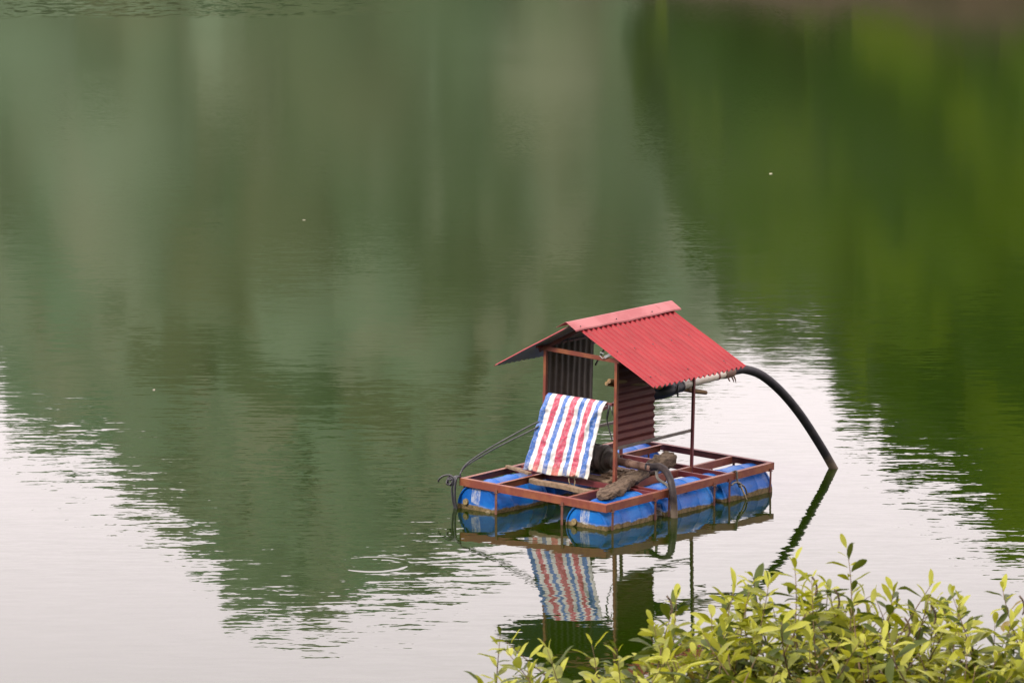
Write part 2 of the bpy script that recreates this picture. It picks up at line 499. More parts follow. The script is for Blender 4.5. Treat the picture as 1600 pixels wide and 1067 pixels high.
def smooth_path(pts, n=8):
    """Catmull-Rom through the points"""
    P = [Vector(p) for p in pts]
    P = [P[0] * 2 - P[1]] + P + [P[-1] * 2 - P[-2]]
    out = []
    for i in range(1, len(P) - 2):
        p0, p1, p2, p3 = P[i - 1:i + 3]
        for k in range(n):
            t = k / n
            out.append(0.5 * ((2 * p1) + (p2 - p0) * t + (2 * p0 - 5 * p1 + 4 * p2 - p3) * t * t + (3 * p1 - p0 - 3 * p2 + p3) * t ** 3))
    out.append(P[-2])
    return out

def fbm(p, o=4):
    return mnoise.fractal(Vector(p), 1.0, 2.0, o)

# ------------------------------------------------------------------ setting: ground, water, hills
def grid_mesh(name, xs, ys, hf, mat, kind='structure'):
    nx, ny = len(xs), len(ys)
    vs = [(x, y, hf(x, y)) for y in ys for x in xs]
    fs = [(j * nx + i, j * nx + i + 1, (j + 1) * nx + i + 1, (j + 1) * nx + i) for j in range(ny - 1) for i in range(nx - 1)]
    b = MB(); b.add(vs, fs)
    o = b.obj(name, mat, smooth=True)
    return tag(o, kind=kind)

w = MB()
w.add([(-420, -10, 0), (420, -10, 0), (420, 480, 0), (-420, 480, 0)], [(0, 1, 2, 3)])
tag(w.obj('lake_water', M['water']), 'calm dark green lake mirroring wooded hills and pale sky', kind='structure')
g = MB()
g.add([(-4000, -4000, -3.2), (4000, -4000, -3.2), (4000, 4000, -3.2), (-4000, 4000, -3.2)], [(0, 1, 2, 3)])
tag(g.obj('ground', M['lakebed']), kind='structure')

def bank_h(x, y):
    yy = y + 1.5 * fbm((x * 0.05, 3.3, 0.2), 2)
    if yy < 0.5:
        h = 6.05 - 0.01 * yy
    else:
        h = 6.05 - (yy - 0.5) * 0.275
    return max(h, -3.0) + 0.12 * fbm((x * 0.5, y * 0.5, 1.7), 4)
grid_mesh('near_bank', [x * 1.5 for x in range(-60, 61)] , [y * 0.8 - 30 for y in range(0, 82)], bank_h, M['bank'])

LEFT = [(-0.9, 60), (-0.6, 75), (-0.42, 52), (-0.2833, 53.3), (-0.2, 57.1), (-0.1333, 63.2), (-0.1233, 68.6), (-0.1067, 74.8), (-0.0933, 79.4), (-0.0833, 82.6), (-0.0667, 86.5),
        (-0.05, 88.8), (-0.0333, 88.0), (-0.02, 84.9), (-0.01, 81.8), (0.005, 77.1), (0.0233, 70.2), (0.04, 65.5), (0.05, 61.7), (0.0667, 58.6),
        (0.0917, 55.6), (0.1333, 53.3), (0.2167, 60.2), (0.3167, 57.1), (0.6, 80), (0.9, 60)]
RIGHT = [(0.0167, -3), (0.036, 0.5), (0.0415, 3.5), (0.045, 8.0), (0.047, 10.2), (0.052, 13.6), (0.0567, 16.0), (0.0633, 18.3), (0.075, 20.0), (0.09, 20.5), (0.095, 22.6),
         (0.1, 24.9), (0.1083, 26.7), (0.12, 28.3), (0.1333, 30.2), (0.15, 33.0), (0.1833, 36.9), (0.25, 34.1), (0.3667, 32.4), (0.7, 40)]
def interp(tab, a):
    return float(np.interp(a, [t[0] for t in tab], [t[1] for t in tab]))

def hill(name, tab, D0, D1, D2, amin, amax, na, mat, low, rough):
    """a ridge seen under azimuth a: shore at D0, crest at D1, falling away to D2; returns its height function"""
    def hf(a, D):
        top = interp(tab, a) - low
        if D <= D1:
            t = (D - D0) / (D1 - D0)
            h = -3.0 + (top + 3.0) * min(max(t, 0), 1)
        else:
            t = (D - D1) / (D2 - D1)
            h = top * (1 - t * t) - 3.0 * t * t
        k = min(1.0, max(0.0, (D - D0) / 25.0))
        return h + rough * k * fbm((a * D * 0.03, D * 0.03, 5.1), 4) * (1.0 if D < D1 - 15 else 0.45)
    Ds = list(np.linspace(D0, D1, 26)) + list(np.linspace(D1, D2, 10))[1:]
    As = np.linspace(amin, amax, na)
    vs, fs = [], []
    for D in Ds:
        for a in As:
            vs.append((D * math.tan(a) if abs(a) < 1.2 else 0, D, hf(math.tan(a), D)))
    n = len(As)
    for j in range(len(Ds) - 1):
        for i in range(n - 1):
            fs.append((j * n + i, j * n + i + 1, (j + 1) * n + i + 1, (j + 1) * n + i))
    b = MB(); b.add(vs, fs)
    tag(b.obj(name, mat, smooth=True), kind='structure')
    return hf
hfL = hill('far_hill', LEFT, 285, 450, 640, -0.75, 0.75, 220, M['far_wood'], 6.5, 4.0)
hfR = hill('near_hill', RIGHT, 152, 200, 300, 0.0, 0.6, 160, M['near_wood'], 2.2, 1.2)
# bare earth bank at the foot of the near hill
eb = MB()
As = np.linspace(0.012, 0.6, 120)
vs, fs = [], []
for i, a in enumerate(As):
    h = (0.5 + 1.9 * min(1, max(0, (a - 0.03) / 0.1))) * (1 + 0.35 * fbm((a * 60, 2.2, 0), 3))
    for (D, z) in ((147.5, -3.1), (149.5, 0.05), (151.2, h * 0.55), (153.0, h), (158.5, h + 0.4)):
        vs.append((D * a, D, z))
for i in range(len(As) - 1):
    for j in range(4):
        fs.append((i * 5 + j, (i + 1) * 5 + j, (i + 1) * 5 + j + 1, i * 5 + j + 1))
eb.add(vs, fs)
tag(eb.obj('earth_bank', M['earth'], smooth=True), kind='structure')

def ico():
    import bmesh
    bm = bmesh.new()
    bmesh.ops.create_icosphere(bm, subdivisions=2, radius=1.0)
    v = np.array([p.co[:] for p in bm.verts]); f = np.array([[q.index for q in p.verts] for p in bm.faces])
    bm.free()
    return v, f
IV, IF = ico()
def forest(name, label, hf, n, D0, D1, amin, amax, rmin, rmax, mat, seed, grow=0.6, rear=False, power=0.8):
    r = np.random.RandomState(seed)
    variants = []
    for k in range(8):
        q = np.array([1 + 0.33 * mnoise.noise(Vector(tuple(p * 1.7 + k * 9.1))) for p in IV])
        variants.append(IV * q[:, None])
    V, F = [], []
    o = 0
    for i in range(n):
        a = r.uniform(amin, amax)
        D = D0 + (D1 - D0) * r.rand() ** power
        rad = r.uniform(rmin, rmax) * (1.0 if r.rand() > 0.12 else 1.5)
        z = hf(a, D)
        if z < 0.4:
            continue
        vv = variants[r.randint(8)]
        t = r.uniform(0, 6.28)
        c, s = math.cos(t), math.sin(t)
        m = np.array([[c, -s, 0], [s, c, 0], [0, 0, 1]]) * np.array([rad, rad, rad * r.uniform(0.85, 1.5)])[:, None]
        V.append(vv @ m.T + np.array([a * 100, -D, z + rad * grow] if rear else [a * D, D, z + rad * grow]))
        F.append(IF + o); o += len(IV)
    V = np.concatenate(V); F = np.concatenate(F)
    me = bpy.data.meshes.new(name)
    me.vertices.add(len(V)); me.vertices.foreach_set('co', V.ravel().astype(np.float32))
    me.loops.add(len(F) * 3); me.loops.foreach_set('vertex_index', F.ravel().astype(np.int32))
    me.polygons.add(len(F)); me.polygons.foreach_set('loop_start', np.arange(0, len(F) * 3, 3, dtype=np.int32))
    me.polygons.foreach_set('use_smooth', [True] * len(F))
    me.update(); me.validate()
    me.materials.append(mat)
    ob = bpy.data.objects.new(name, me); COL.objects.link(ob)
    return tag(ob, label, kind='stuff')
forest('near_forest', 'yellow-green wood mirrored in the right part of the lake', hfR, 3200, 155, 204, 0.043, 0.42, 0.9, 2.3, M['near_wood'], 3)
forest('shore_shade_belt', 'dark olive belt on the lower far slope, added to dim the mirror high in the lake', hfL, 4800, 286, 385, -0.34, 0.34, 2.4, 4.6, M['shore_shade'], 6, 0.55, power=1.5)  # extra belt of dark crowns, added to dim the upper water
forest('far_forest', 'grey-green wood with haze painted into its colour, mirrored across the left and middle of the lake', hfL, 5200, 288, 455, -0.45, 0.45, 2.5, 5.0, M['far_wood'], 4, 0.35)

# unseen wooded slope behind the viewer, added to block low sky light
def rear_h(x, y):
    d = max(0.0, -22 - y)
    return 6.0 + d * 0.62 * (0.85 + 0.25 * fbm((x * 0.01, 1.0, 0.5), 2)) + (2.5 * fbm((x * 0.06, y * 0.06, 3.0), 3) if d > 4 else -1.0)
grid_mesh('rear_shade_hill', [x * 8 - 320 for x in range(81)], [-22 - 6 * j for j in range(29)][::-1], rear_h, M['near_wood'])
forest('rear_shade_forest', 'unseen wood behind the viewer, added to block low sky light', lambda a, D: rear_h(a * 100, -D), 900, 34, 190, -2.6, 2.6, 2.5, 5.0, M['near_wood'], 9, 0.5, True)

# ------------------------------------------------------------------ the raft
O_ = Vector((-0.5667027, 40.68675825, 0.33776747))
DU = Vector((0.63686971, 0.77084365, 0.01403695))
DV = Vector((0.77086432, -0.63637216, -0.02826077))
DZ = Vector((0.01285191, -0.02881901, 0.99950202))
MR = Matrix((DU, -DV, DZ)).transposed().to_4x4()
MR.translation = O_
A, Bw, V1, V2, C1, C2 = 3.0, 2.011, 0.467, 1.477, 0.848, 2.21
def P(u, v, z):
    """raft plan (u along, v across towards the viewer, z above the frame top) to raft local axes"""
    return Vector((u, -v, z))

raft = bpy.data.objects.new('pump_raft', None)
COL.objects.link(raft)
raft.matrix_world = MR
raft.empty_display_size = 0.3
tag(raft, 'rusty red framed raft on blue barrels with a corrugated red roof', 'raft')

def on_raft(name, u, v, z, label, cat):
    """a separate thing standing on the raft: an Empty at its base"""
    e = bpy.data.objects.new(name, None)
    COL.objects.link(e)
    e.matrix_world = MR @ Matrix.Translation(P(u, v, z))
    e.empty_display_size = 0.1
    tag(e, label, cat)
    return e

def angle_beam(a, b, inward, h=0.082, fl=0.048, t=0.006, m='frame', name='beam', zt=0.0):
    """steel angle: upright web on the line a-b, top flange turned inward; a, b are (u, v)"""
    mb = MB()
    pa, pb = P(*a, zt), P(*b, zt)
    i = P(*inward, 0)
    web0 = Vector((0, 0, -h / 2)) + i * (t / 2)
    mb.bar(pa + web0, pb + web0, t, h)
    fo = Vector((0, 0, -t / 2)) + i * (t + fl / 2)
    mb.bar(pa + fo, pb + fo, fl, t)
    return mb.obj(name, M[m], raft, bevel=0.0015)

T = 0.006
angle_beam((0, 0), (0, Bw), (1, 0))                                 # near short side
angle_beam((A, 0), (A, Bw), (-1, 0), m='frame_dark')                # far short side
angle_beam((T + .001, 0), (A - T - .001, 0), (0, 1), zt=-0.0015)
angle_beam((T + .001, Bw), (A - T - .001, Bw), (0, -1), zt=-0.0015)
angle_beam((T + .05, V1), (A - T - .05, V1), (0, 1), fl=0.034, zt=-0.003)
angle_beam((T + .05, V2), (A - T - .05, V2), (0, -1), fl=0.034, zt=-0.003)
for u in (C1, 1.12, 1.62, C2):
    angle_beam((u, V1 + .042), (u, V2 - .042), (1, 0), h=0.06, fl=0.034, zt=-0.0045, m='frame_dark')
for u in (0.86, 0.98, 1.94, 2.2):
    angle_beam((u, V2 + .008), (u, Bw - .056), (1, 0), h=0.062, fl=0.022, zt=-0.006, m='frame_dark')
    angle_beam((u, .056), (u, V1 - .008), (1, 0), h=0.062, fl=0.022, zt=-0.006, m='frame_dark')

# barrels: three along each side, lying lengthways
def barrel_mesh():
    mb = MB()
    L, r = 0.87, 0.283
    prof = [(0.012, 0.0), (0.012, r - 0.045), (0.014, r - 0.030), (-0.002, r - 0.024), (-0.004, r - 0.012), (0.004, r - 0.006), (0.026, r - 0.004),
            (0.036, r - 0.014), (0.065, r - 0.010), (0.10, r - 0.002), (0.20, r), (0.262, r + 0.001), (0.275, r + 0.008), (0.288, r + 0.001), (0.43, r + 0.002)]
    prof = prof + [(L - t, rr) for t, rr in reversed(prof[:-1])]
    mb.lathe(prof, 'x', 48)
    return mb.mesh('barrel', M['barrel'], True, 40)
BARREL = barrel_mesh()
bung_mb = MB()
bung_mb.lathe([(-0.022, 0.0), (-0.022, 0.020), (-0.016, 0.034), (0.012, 0.036), (0.016, 0.036)], 'x', 16)
M['bung'] = worn('grimy_bung', (0.13, 0.10, 0.05), (0.28, 0.21, 0.09), (0.02, 0.02, 0.02), 14, 0.7)
BUNG = bung_mb.mesh('bung', M['bung'], True, 40)
k = 0
for v, vs in ((0.232, -1), (1.728, 1)):
    for u0 in (0.022, 1.035, 2.105):
        o = bpy.data.objects.new('barrel', BARREL); COL.objects.link(o)
        o.parent = raft
        o.location = P(u0, v + rng.uniform(-.006, .006), -0.312 + rng.uniform(-.006, .006))
        tw = (0.0, 0.6, -0.9, 0.0, 1.4, 0.8)[k]
        o.rotation_euler = (tw if u0 > 0.5 else 0.12, rng.uniform(-.008, .008), rng.uniform(-.012, .012))
        for sy in (-1, 1):
            q = bpy.data.objects.new('bung', BUNG); COL.objects.link(q)
            q.parent = o
            q.location = (0.006, sy * 0.165, 0.02 + 0.02 * sy)
        k += 1

# flat iron straps hanging from the frame round the barrels
def strap(u, v, side, top=-0.083, bot=-0.46, axis='v'):
    mb = MB()
    d = P(0, side, 0) if axis == 'v' else P(side, 0, 0)
    p = P(u, v, 0) + d * 0.010
    mb.bar(p + Vector((0, 0, top + 0.03)), p + Vector((0, 0, bot)), 0.030, 0.006, up=d)
    mb.box(p + Vector((0, 0, top - 0.003)) - d * 0.012, (0.05, 0.05, 0.006))
    return mb.obj('strap', M['rod'], raft)
for u in (0.10, 0.835, 1.075, 1.885, 2.16, 2.92):
    strap(u, Bw, 1)
    strap(u, 0.0, -1)
for v in (0.525, 1.43):
    strap(0.0, v, -1, axis='u')
for v in (0.5, 1.45):
    strap(A, v, 1, axis='u')
# bolt ends under the inner beams
bolt_mb = MB(); bolt_mb.tube([(0, 0, 0), (0, 0, -0.055)], 0.011, 8)
BOLT = bolt_mb.mesh('bolt', M['rod'])
for u, v in ((0.5, 0.02), (1.30, V2 + .012), (2.55, V2 + .012), (2.72, V1 + .012), (1.4, .02), (0.5, V2 + .012)):
    o = bpy.data.objects.new('bolt', BOLT); COL.objects.link(o); o.parent = raft; o.location = P(u, v, -0.08)

# hut posts, ties, rafters
def post(u, v, z0, z1, w=0.036, m='frame', u1=None, v1=None, name='post'):
    mb = MB()
    mb.bar(P(u, v, z0), P(u1 if u1 is not None else u, v1 if v1 is not None else v, z1), w, w, up=P(1, 0, 0))
    return mb.obj(name, M[m], raft, bevel=0.002)
RZ = 1.70                     # ridge height above the frame
def roof_z(v):
    vm = 0.972
    return RZ - (abs(v - vm) * (0.48 if v > vm else 0.535))
post(C1, V1 + .018, -0.06, roof_z(V1) - .05)
post(C1, V2 - .018, -0.06, roof_z(V2) - .05)
post(C2, V2 - .014, -0.06, roof_z(V2) - .045, 0.030, 'frame_dark', u1=2.222)
post(C2, V1 + .014, -0.06, roof_z(V1) - .045, 0.030, 'frame_dark')
def strut(a, b, w, h, name, m='frame', up=(0, 0, 1)):
    mb = MB(); mb.bar(P(*a), P(*b), w, h, up)
    return mb.obj(name, M[m], raft, bevel=0.0015)
strut((C1 - .02, V1 - .03, 1.372), (C1 - .02, V2 + .03, 1.350), 0.006, 0.048, 'tie_beam')
strut((C2, V1 - .03, 1.372), (C2, V2 + .03, 1.350), 0.006, 0.048, 'tie_beam', 'frame_dark')
for u in (C1, C2):
    for vv in (0.40, 1.62):
        strut((u, 0.972, RZ - 0.065), (u, vv, roof_z(vv) - 0.062), 0.03, 0.04, 'rafter', 'frame_dark')
for vv in (0.94, V1 - .02, V2 + .02, 1.90):
    strut((0.74, vv, roof_z(vv) - 0.032), (2.34, vv, roof_z(vv) - 0.032), 0.03, 0.024, 'purlin', 'frame_dark')
# rails along the hut sides
strut((C1, V1, 0.375), (C2, V1, 0.366), 0.03, 0.03, 'rail', 'iron')
strut((C1 + .02, V2 - .03, 0.392), (C2, V2 - .03, 0.397), 0.024, 0.032, 'rail', 'iron')
strut((1.74, V1, 1.06), (1.92, V1, 1.24), 0.016, 0.016, 'brace', 'iron')
strut((1.50, V1 + .02, 0.50), (C2, V1, 0.60), 0.024, 0.034, 'brace', 'frame_dark')

def corrugated(name, length, width, m, pitch=0.0845, amp=0.0185, sub=10, nl=8, sag=0.0, mats=None, ragged=0.0, phase=0.0, jit=0.0, seed=1):
    """sheet: ribs run along local x (0..length), profile across local y (0..width), z up; 1 mm sheet with its own underside"""
    ny = int(width / pitch * sub) + 1
    r = random.Random(seed)
    mb = MB()
    top, bot = [], []
    cols = []
    for j in range(ny):
        y = width * j / (ny - 1)
        s = math.sin(2 * math.pi * y / pitch + phase)
        z = amp * (s if s < 0 else s ** 0.8)
        e0 = r.uniform(-1, 1) * ragged
        e1 = r.uniform(-1, 1) * ragged
        cols.append((y, z, e0, e1))
    for side in (0, 1):
        vs = []
        for i in range(nl + 1):
            t = i / nl
            for (y, z, e0, e1) in cols:
                x = length * t + e0 * (1 - t) + e1 * t
                w = jit * fbm((x * 1.3, y * 1.7, seed * 3.3), 3)
                vs.append((x, y, z + w - sag * 4 * t * (1 - t) - side * 0.0016))
        fs = []
        for i in range(nl):
            for j in range(ny - 1):
                f = (i * ny + j, (i + 1) * ny + j, (i + 1) * ny + j + 1, i * ny + j + 1)
                fs.append(f if side == 1 else f[::-1])
        (top if side == 0 else bot).append((vs, fs))
    mb.add(*top[0], 0)
    mb.add(*bot[0], 1)
    n = (nl + 1) * ny
    rim = []
    edge = [i for i in range(ny)] + [i * ny + ny - 1 for i in range(1, nl + 1)] + [nl * ny + j for j in range(ny - 2, -1, -1)] + [i * ny for i in range(nl - 1, 0, -1)]
    for a, b_ in zip(edge, edge[1:] + edge[:1]):
        rim.append((a, b_, b_ + n, a + n))
    mb.f += rim; mb.mi += [0] * len(rim)
    return mb.mesh(name, mats or [M['roof'], M['underside']], True, 50)

def place_sheet(name, mesh, origin, xdir, ydir):
    o = bpy.data.objects.new(name, mesh); COL.objects.link(o); o.parent = raft
    x = xdir.normalized(); y = (ydir - x * ydir.dot(x)).normalized(); z = x.cross(y)
    m = Matrix((x, y, z)).transposed().to_4x4(); m.translation = origin
    o.matrix_local = m
    return o
# right slope (towards the viewer): two overlapping sheets, ribs running down from the ridge
ra, rb = P(0.694, 1.03, roof_z(1.03)), P(0.694, 2.075, roof_z(2.075) - 0.01)
sl = (rb - ra).length
s1 = corrugated('roof_sheet', sl, 0.87, None, seed=2, ragged=0.004, jit=0.008)
s2 = corrugated('roof_sheet', sl, 0.80, None, seed=2, ragged=0.004, jit=0.008)
place_sheet('roof_sheet', s1, ra, rb - ra, P(1, 0, 0.002))
place_sheet('roof_sheet', s2, ra + P(0.845, 0, 0.003), rb - ra, P(1, 0, 0.002))
# left slope
la, lb = P(2.36, 0.92, roof_z(0.92)), P(2.36, -0.11, roof_z(-0.11))
sl2 = (lb - la).length
s3 = corrugated('roof_sheet', sl2, 0.87, None, amp=0.011, seed=8, ragged=0.004, jit=0.006)
s4 = corrugated('roof_sheet', sl2, 0.835, None, amp=0.011, seed=8, ragged=0.004, jit=0.006)
place_sheet('roof_sheet', s3, la, lb - la, P(-1, 0, 0))
place_sheet('roof_sheet', s4, la + P(-0.845, 0, 0.003), lb - la, P(-1, 0, 0))
# ridge cap: folded flat sheet, a little bowed
mb = MB()
n = 14
rows = []
for i in range(n + 1):
    t = i / n
    u = 0.575 + (2.435 - 0.575) * t
    b = 0.004 * math.sin(t * 9) + 0.003 * math.sin(t * 23)
    z = 0.028 + 0.012 * t
    rows.append([P(u, 0.972 - 0.130, roof_z(0.842) + z + 0.012 + b), P(u, 0.972 - .01, RZ + z + 0.012), P(u, 0.972 + .01, RZ + z + 0.012),
                 P(u + 0.005, 0.972 + 0.130, roof_z(1.102) + z + 0.004 + b), P(u + 0.005, 0.972 + 0.134, roof_z(1.106) + z - 0.008 + b)])
vs = [p for r_ in rows for p in r_]
vs2 = [p - Vector((0, 0, 0.003)) for p in vs]
fs = [(i * 5 + j, i * 5 + j + 1, (i + 1) * 5 + j + 1, (i + 1) * 5 + j) for i in range(n) for j in range(4)]
mb.add(vs, [f[::-1] for f in fs]); N5 = len(vs)
mb.add(vs2, fs)
for j in range(4):
    mb.f.append((j, j + 1, N5 + j + 1, N5 + j)); mb.f.append((n * 5 + j + 1, n * 5 + j, N5 + n * 5 + j, N5 + n * 5 + j + 1)); mb.mi += [0, 0]
for i in range(n):
    mb.f.append((i * 5, N5 + i * 5, N5 + (i + 1) * 5, (i + 1) * 5)); mb.f.append((i * 5 + 4, (i + 1) * 5 + 4, N5 + (i + 1) * 5 + 4, N5 + i * 5 + 4)); mb.mi += [0, 0]
ridge = mb.obj('ridge_cap', M['ridge'], raft, True, 15)
screw_mb = MB(); screw_mb.lathe([(0.0, 0.007), (0.005, 0.007), (0.009, 0.004), (0.011, 0.0)], 'z', 8)
SCREW = screw_mb.mesh('screw', M['rubber'])
for u in (0.70, 1.32, 1.95):
    o = bpy.data.objects.new('screw', SCREW); COL.objects.link(o); o.parent = ridge
    o.location = P(u, 1.075, roof_z(1.075) + 0.042 + 0.006 * (u - .7)); o.rotation_euler = (R(25), 0, 0)
for (u, v) in ((0.80, 1.50), (1.10, 1.50), (1.42, 1.50), (1.75, 1.50), (2.10, 1.47), (0.8, 1.95), (1.45, 1.95), (2.1, 1.95)):
    o = bpy.data.objects.new('screw', SCREW); COL.objects.link(o); o.parent = raft
    o.location = P(u, v, roof_z(v) + 0.012); o.rotation_euler = (R(25), 0, 0)

# side walls: brown ribbed sheet (ribs upright) on the far side, red ribbed sheet (ribs level) on the near side
zA = 0.42
pm = corrugated('wall_panel', 1.40 - zA, 0.88, None, pitch=0.105, amp=0.0075, seed=11, mats=[M['panel'], M['panel']], jit=0.02, ragged=0.006)
o = place_sheet('wall_panel', pm, P(0.865, V1 - .025, zA), P(0, 0, 1), P(1, 0, 0))
o['label'] = 'brown galvanised wall sheet with upright ribs'
wm = corrugated('wall_panel', 0.70, 1.42 - 0.385, None, pitch=0.083, amp=0.010, seed=12, mats=[M['redwall'], M['redwall']], jit=0.02, ragged=0.006)
o = place_sheet('wall_panel', wm, P(0.872, V2 - .05, 0.385), P(1, 0, 0.0), P(0, 0, 1))
o['label'] = 'dull red wall sheet with level ribs'
# bright metal clamp under the roof edge
mb = MB()
mb.box((0, 0, 0), (0.012, 0.10, 0.03), Euler((R(-28), 0, 0)).to_matrix())
mb.box((0, 0.075, 0.02), (0.02, 0.05, 0.012), Euler((R(18), 0, R(15))).to_matrix())
mb.tube([(0, 0.02, 0.0), (-0.01, 0.06, -0.035), (0, 0.11, -0.01)], 0.006, 6)
o = mb.obj('clamp', M['galv'], raft, bevel=0.002); o.location = P(C1 - .03, 1.36, 1.395)

# ------------------------------------------------------------------ things standing on or hanging from the raft
# striped tarp hung over the near end of the hut
tp = on_raft('striped_tarp', 0.80, 0.80, 0.0, 'red, white and blue striped tarp hung beside the pump', 'tarp')
def tarp_mesh():
    nx, ny = 70, 70
    TL, TR, BR, BL = (Vector(p) for p in ((0.78, 0.568, 0.894), (0.82, 1.340, 0.893), (0.755, 1.160, 0.030), (0.735, 0.275, 0.005)))
    vs, uvs = [], []
    for j in range(ny + 1):
        t = j / ny
        for i in range(nx + 1):
            s = i / nx
            p = (BL * (1 - s) + BR * s) * (1 - t) + (TL * (1 - s) + TR * s) * t
            # sideways drift of the weave, folds and creases
            fold = 0.006 * math.sin(6.5 * (s - 0.22 * t) * 2 + 1.2) * (0.35 + 0.65 * (1 - t))
            wr = 0.013 * fbm((s * 3.0, t * 2.2, 0.3), 2) + 0.011 * fbm((s * 10, t * 8, 4.4), 3) - 0.014 * abs(fbm((s * 5 + t * 2, t * 9, 1.4), 2))
            diag = math.exp(-((s - 0.78 - 0.42 * (t - 0.55)) / 0.035) ** 2) * 0.030 * max(0, min(1, (t - 0.35) * 3))
            flat = min(1.0, (1 - t) * 7 + 0.12)
            p.x += (fold + wr - diag) * flat - 0.012 * math.sin(math.pi * t)
            p.y += 0.009 * fbm((s * 2.2, t * 3.4, 8.8), 2)
            p.z += 0.004 * flat * fbm((s * 4.0, 1.1, 2.2), 2) * (1 - abs(2 * t - 1) * 0.2) + (0.012 * math.sin(s * 9 + .5) if t < 0.02 else 0) + 0.006 * math.sin(math.pi * s) * (1 - t)
            if t > 0.965:
                p.x += 0.03 * (t - 0.965) / 0.035           # turned over the rail
            vs.append(P(p.x - 0.80, p.y - 0.80, p.z)); uvs.append((s, t))
    fs = [(j * (nx + 1) + i, j * (nx + 1) + i + 1, (j + 1) * (nx + 1) + i + 1, (j + 1) * (nx + 1) + i) for j in range(ny) for i in range(nx)]
    mb = MB(); mb.add(vs, fs)
    me = mb.mesh('sheet', M['tarp'], True)
    uvl = me.uv_layers.new(name='weave')
    for lp in me.loops:
        uvl.data[lp.index].uv = uvs[lp.vertex_index]
    return me
o = bpy.data.objects.new('sheet', tarp_mesh()); COL.objects.link(o); o.parent = tp
sm = o.modifiers.new('thickness', 'SOLIDIFY'); sm.thickness = 0.003; sm.offset = 0
mb = MB()
for pts in ([(0.0, 0.07, 0.03), (-0.01, 0.08, -0.03), (0.01, 0.09, -0.09)], [(0.0, 0.12, 0.04), (0.005, 0.15, -0.02), (0.0, 0.145, -0.08)], [(0.0, 0.05, .02), (0, 0.1, 0.01), (0, 0.15, 0.025)]):
    mb.tube(smooth_path([P(*p) for p in pts], 4), 0.006, 6)
mb.obj('tie_string', M['rope'], tp)
# rail the tarp hangs from, with a black strap
rb_ = on_raft('hanging_rail', 0.86, 1.0, 0.86, 'dark wooden rail behind the top edge of the striped tarp', 'rail')
mb = MB(); mb.tube([P(0, -0.55, 0.0), P(0, 0.0, 0.002), P(0, 0.40, 0.006)], 0.017, 8)
mb.obj('rail', M['frame_dark'], rb_)
mb = MB()
mb.tube(smooth_path([P(0, 0.36, 0.02), P(-0.03, 0.37, -0.06), P(-0.025, 0.35, -0.16), P(-0.02, 0.38, -0.27), P(-0.015, 0.42, -0.38)], 5), [0.011] * 10 + [0.007] * 11, 6)
mb.tube(smooth_path([P(0, 0.38, 0.0), P(-0.02, 0.41, -0.05), P(-0.02, 0.42, -0.1)], 4), 0.006, 6)
mb.obj('strap', M['rubber'], rb_)

# pump set
pu = on_raft('water_pump', 1.27, 0.80, 0.004, 'dark iron motor pump between the striped tarp and red wall', 'pump')
mb = MB()
ax = 0.155
mb.lathe([(-0.02, 0.0), (-0.02, 0.10), (-0.04, 0.128), (-0.10, 0.138), (-0.28, 0.138), (-0.33, 0.12), (-0.34, 0.0)][::-1], 'y', 32, cen=(0, 0.16, ax))
mb.obj('motor', M['iron'], pu, True, 40)
mb = MB()
for k in range(12):
    a = 2 * math.pi * k / 12
    mb.box((0.142 * math.cos(a), -0.03, ax + 0.142 * math.sin(a)), (0.006, 0.17, 0.016), Euler((0, -a + math.pi / 2, 0)).to_matrix())
mb.obj('cooling_fin', M['iron'], pu)
mb = MB()
mb.lathe([(-0.22, 0.0), (-0.22, 0.075), (-0.215, 0.145), (-0.185, 0.155), (-0.165, 0.15), (-0.15, 0.10), (-0.12, 0.09), (-0.10, 0.0)], 'y', 32, cen=(0, 0.0, ax))
mb.obj('flange', M['iron'], pu, True, 35)
mb = MB()
mb.lathe([(-0.34, 0.0), (-0.34, 0.07), (-0.33, 0.095), (-0.25, 0.10), (-0.24, 0.125), (-0.225, 0.125), (-0.224, 0.0)], 'y', 28, cen=(0, 0, ax))
mb.obj('pump_casing', M['iron'], pu, True, 35)
mb = MB()
mb.box((0, 0.06, 0.012), (0.30, 0.34, 0.022)); mb.box((-0.10, 0.06, 0.04), (0.03, 0.26, 0.06)); mb.box((0.10, 0.06, 0.04), (0.03, 0.26, 0.06))
mb.obj('mount', M['iron'], pu, bevel=0.004)
mb = MB(); mb.box((0.0, 0.05, ax + 0.16), (0.12, 0.12, 0.07)); mb.tube([(0.0, 0.05, ax + .18), (0.05, 0.05, ax + .25)], 0.016, 8)
mb.obj('terminal_box', M['iron'], pu, bevel=0.006)
mb = MB(); mb.tube([(0.012, -0.33, ax - 0.005), (0.0, -0.60, ax - 0.008), (-0.01, -0.84, ax - 0.012)], 0.043, 16)
mb.lathe([(-0.02, 0.05), (0.02, 0.05)], 'y', 16, cen=(0.003, -0.52, ax - 0.007))
mb.obj('suction_pipe', M['rustpipe'], pu, True, 40)
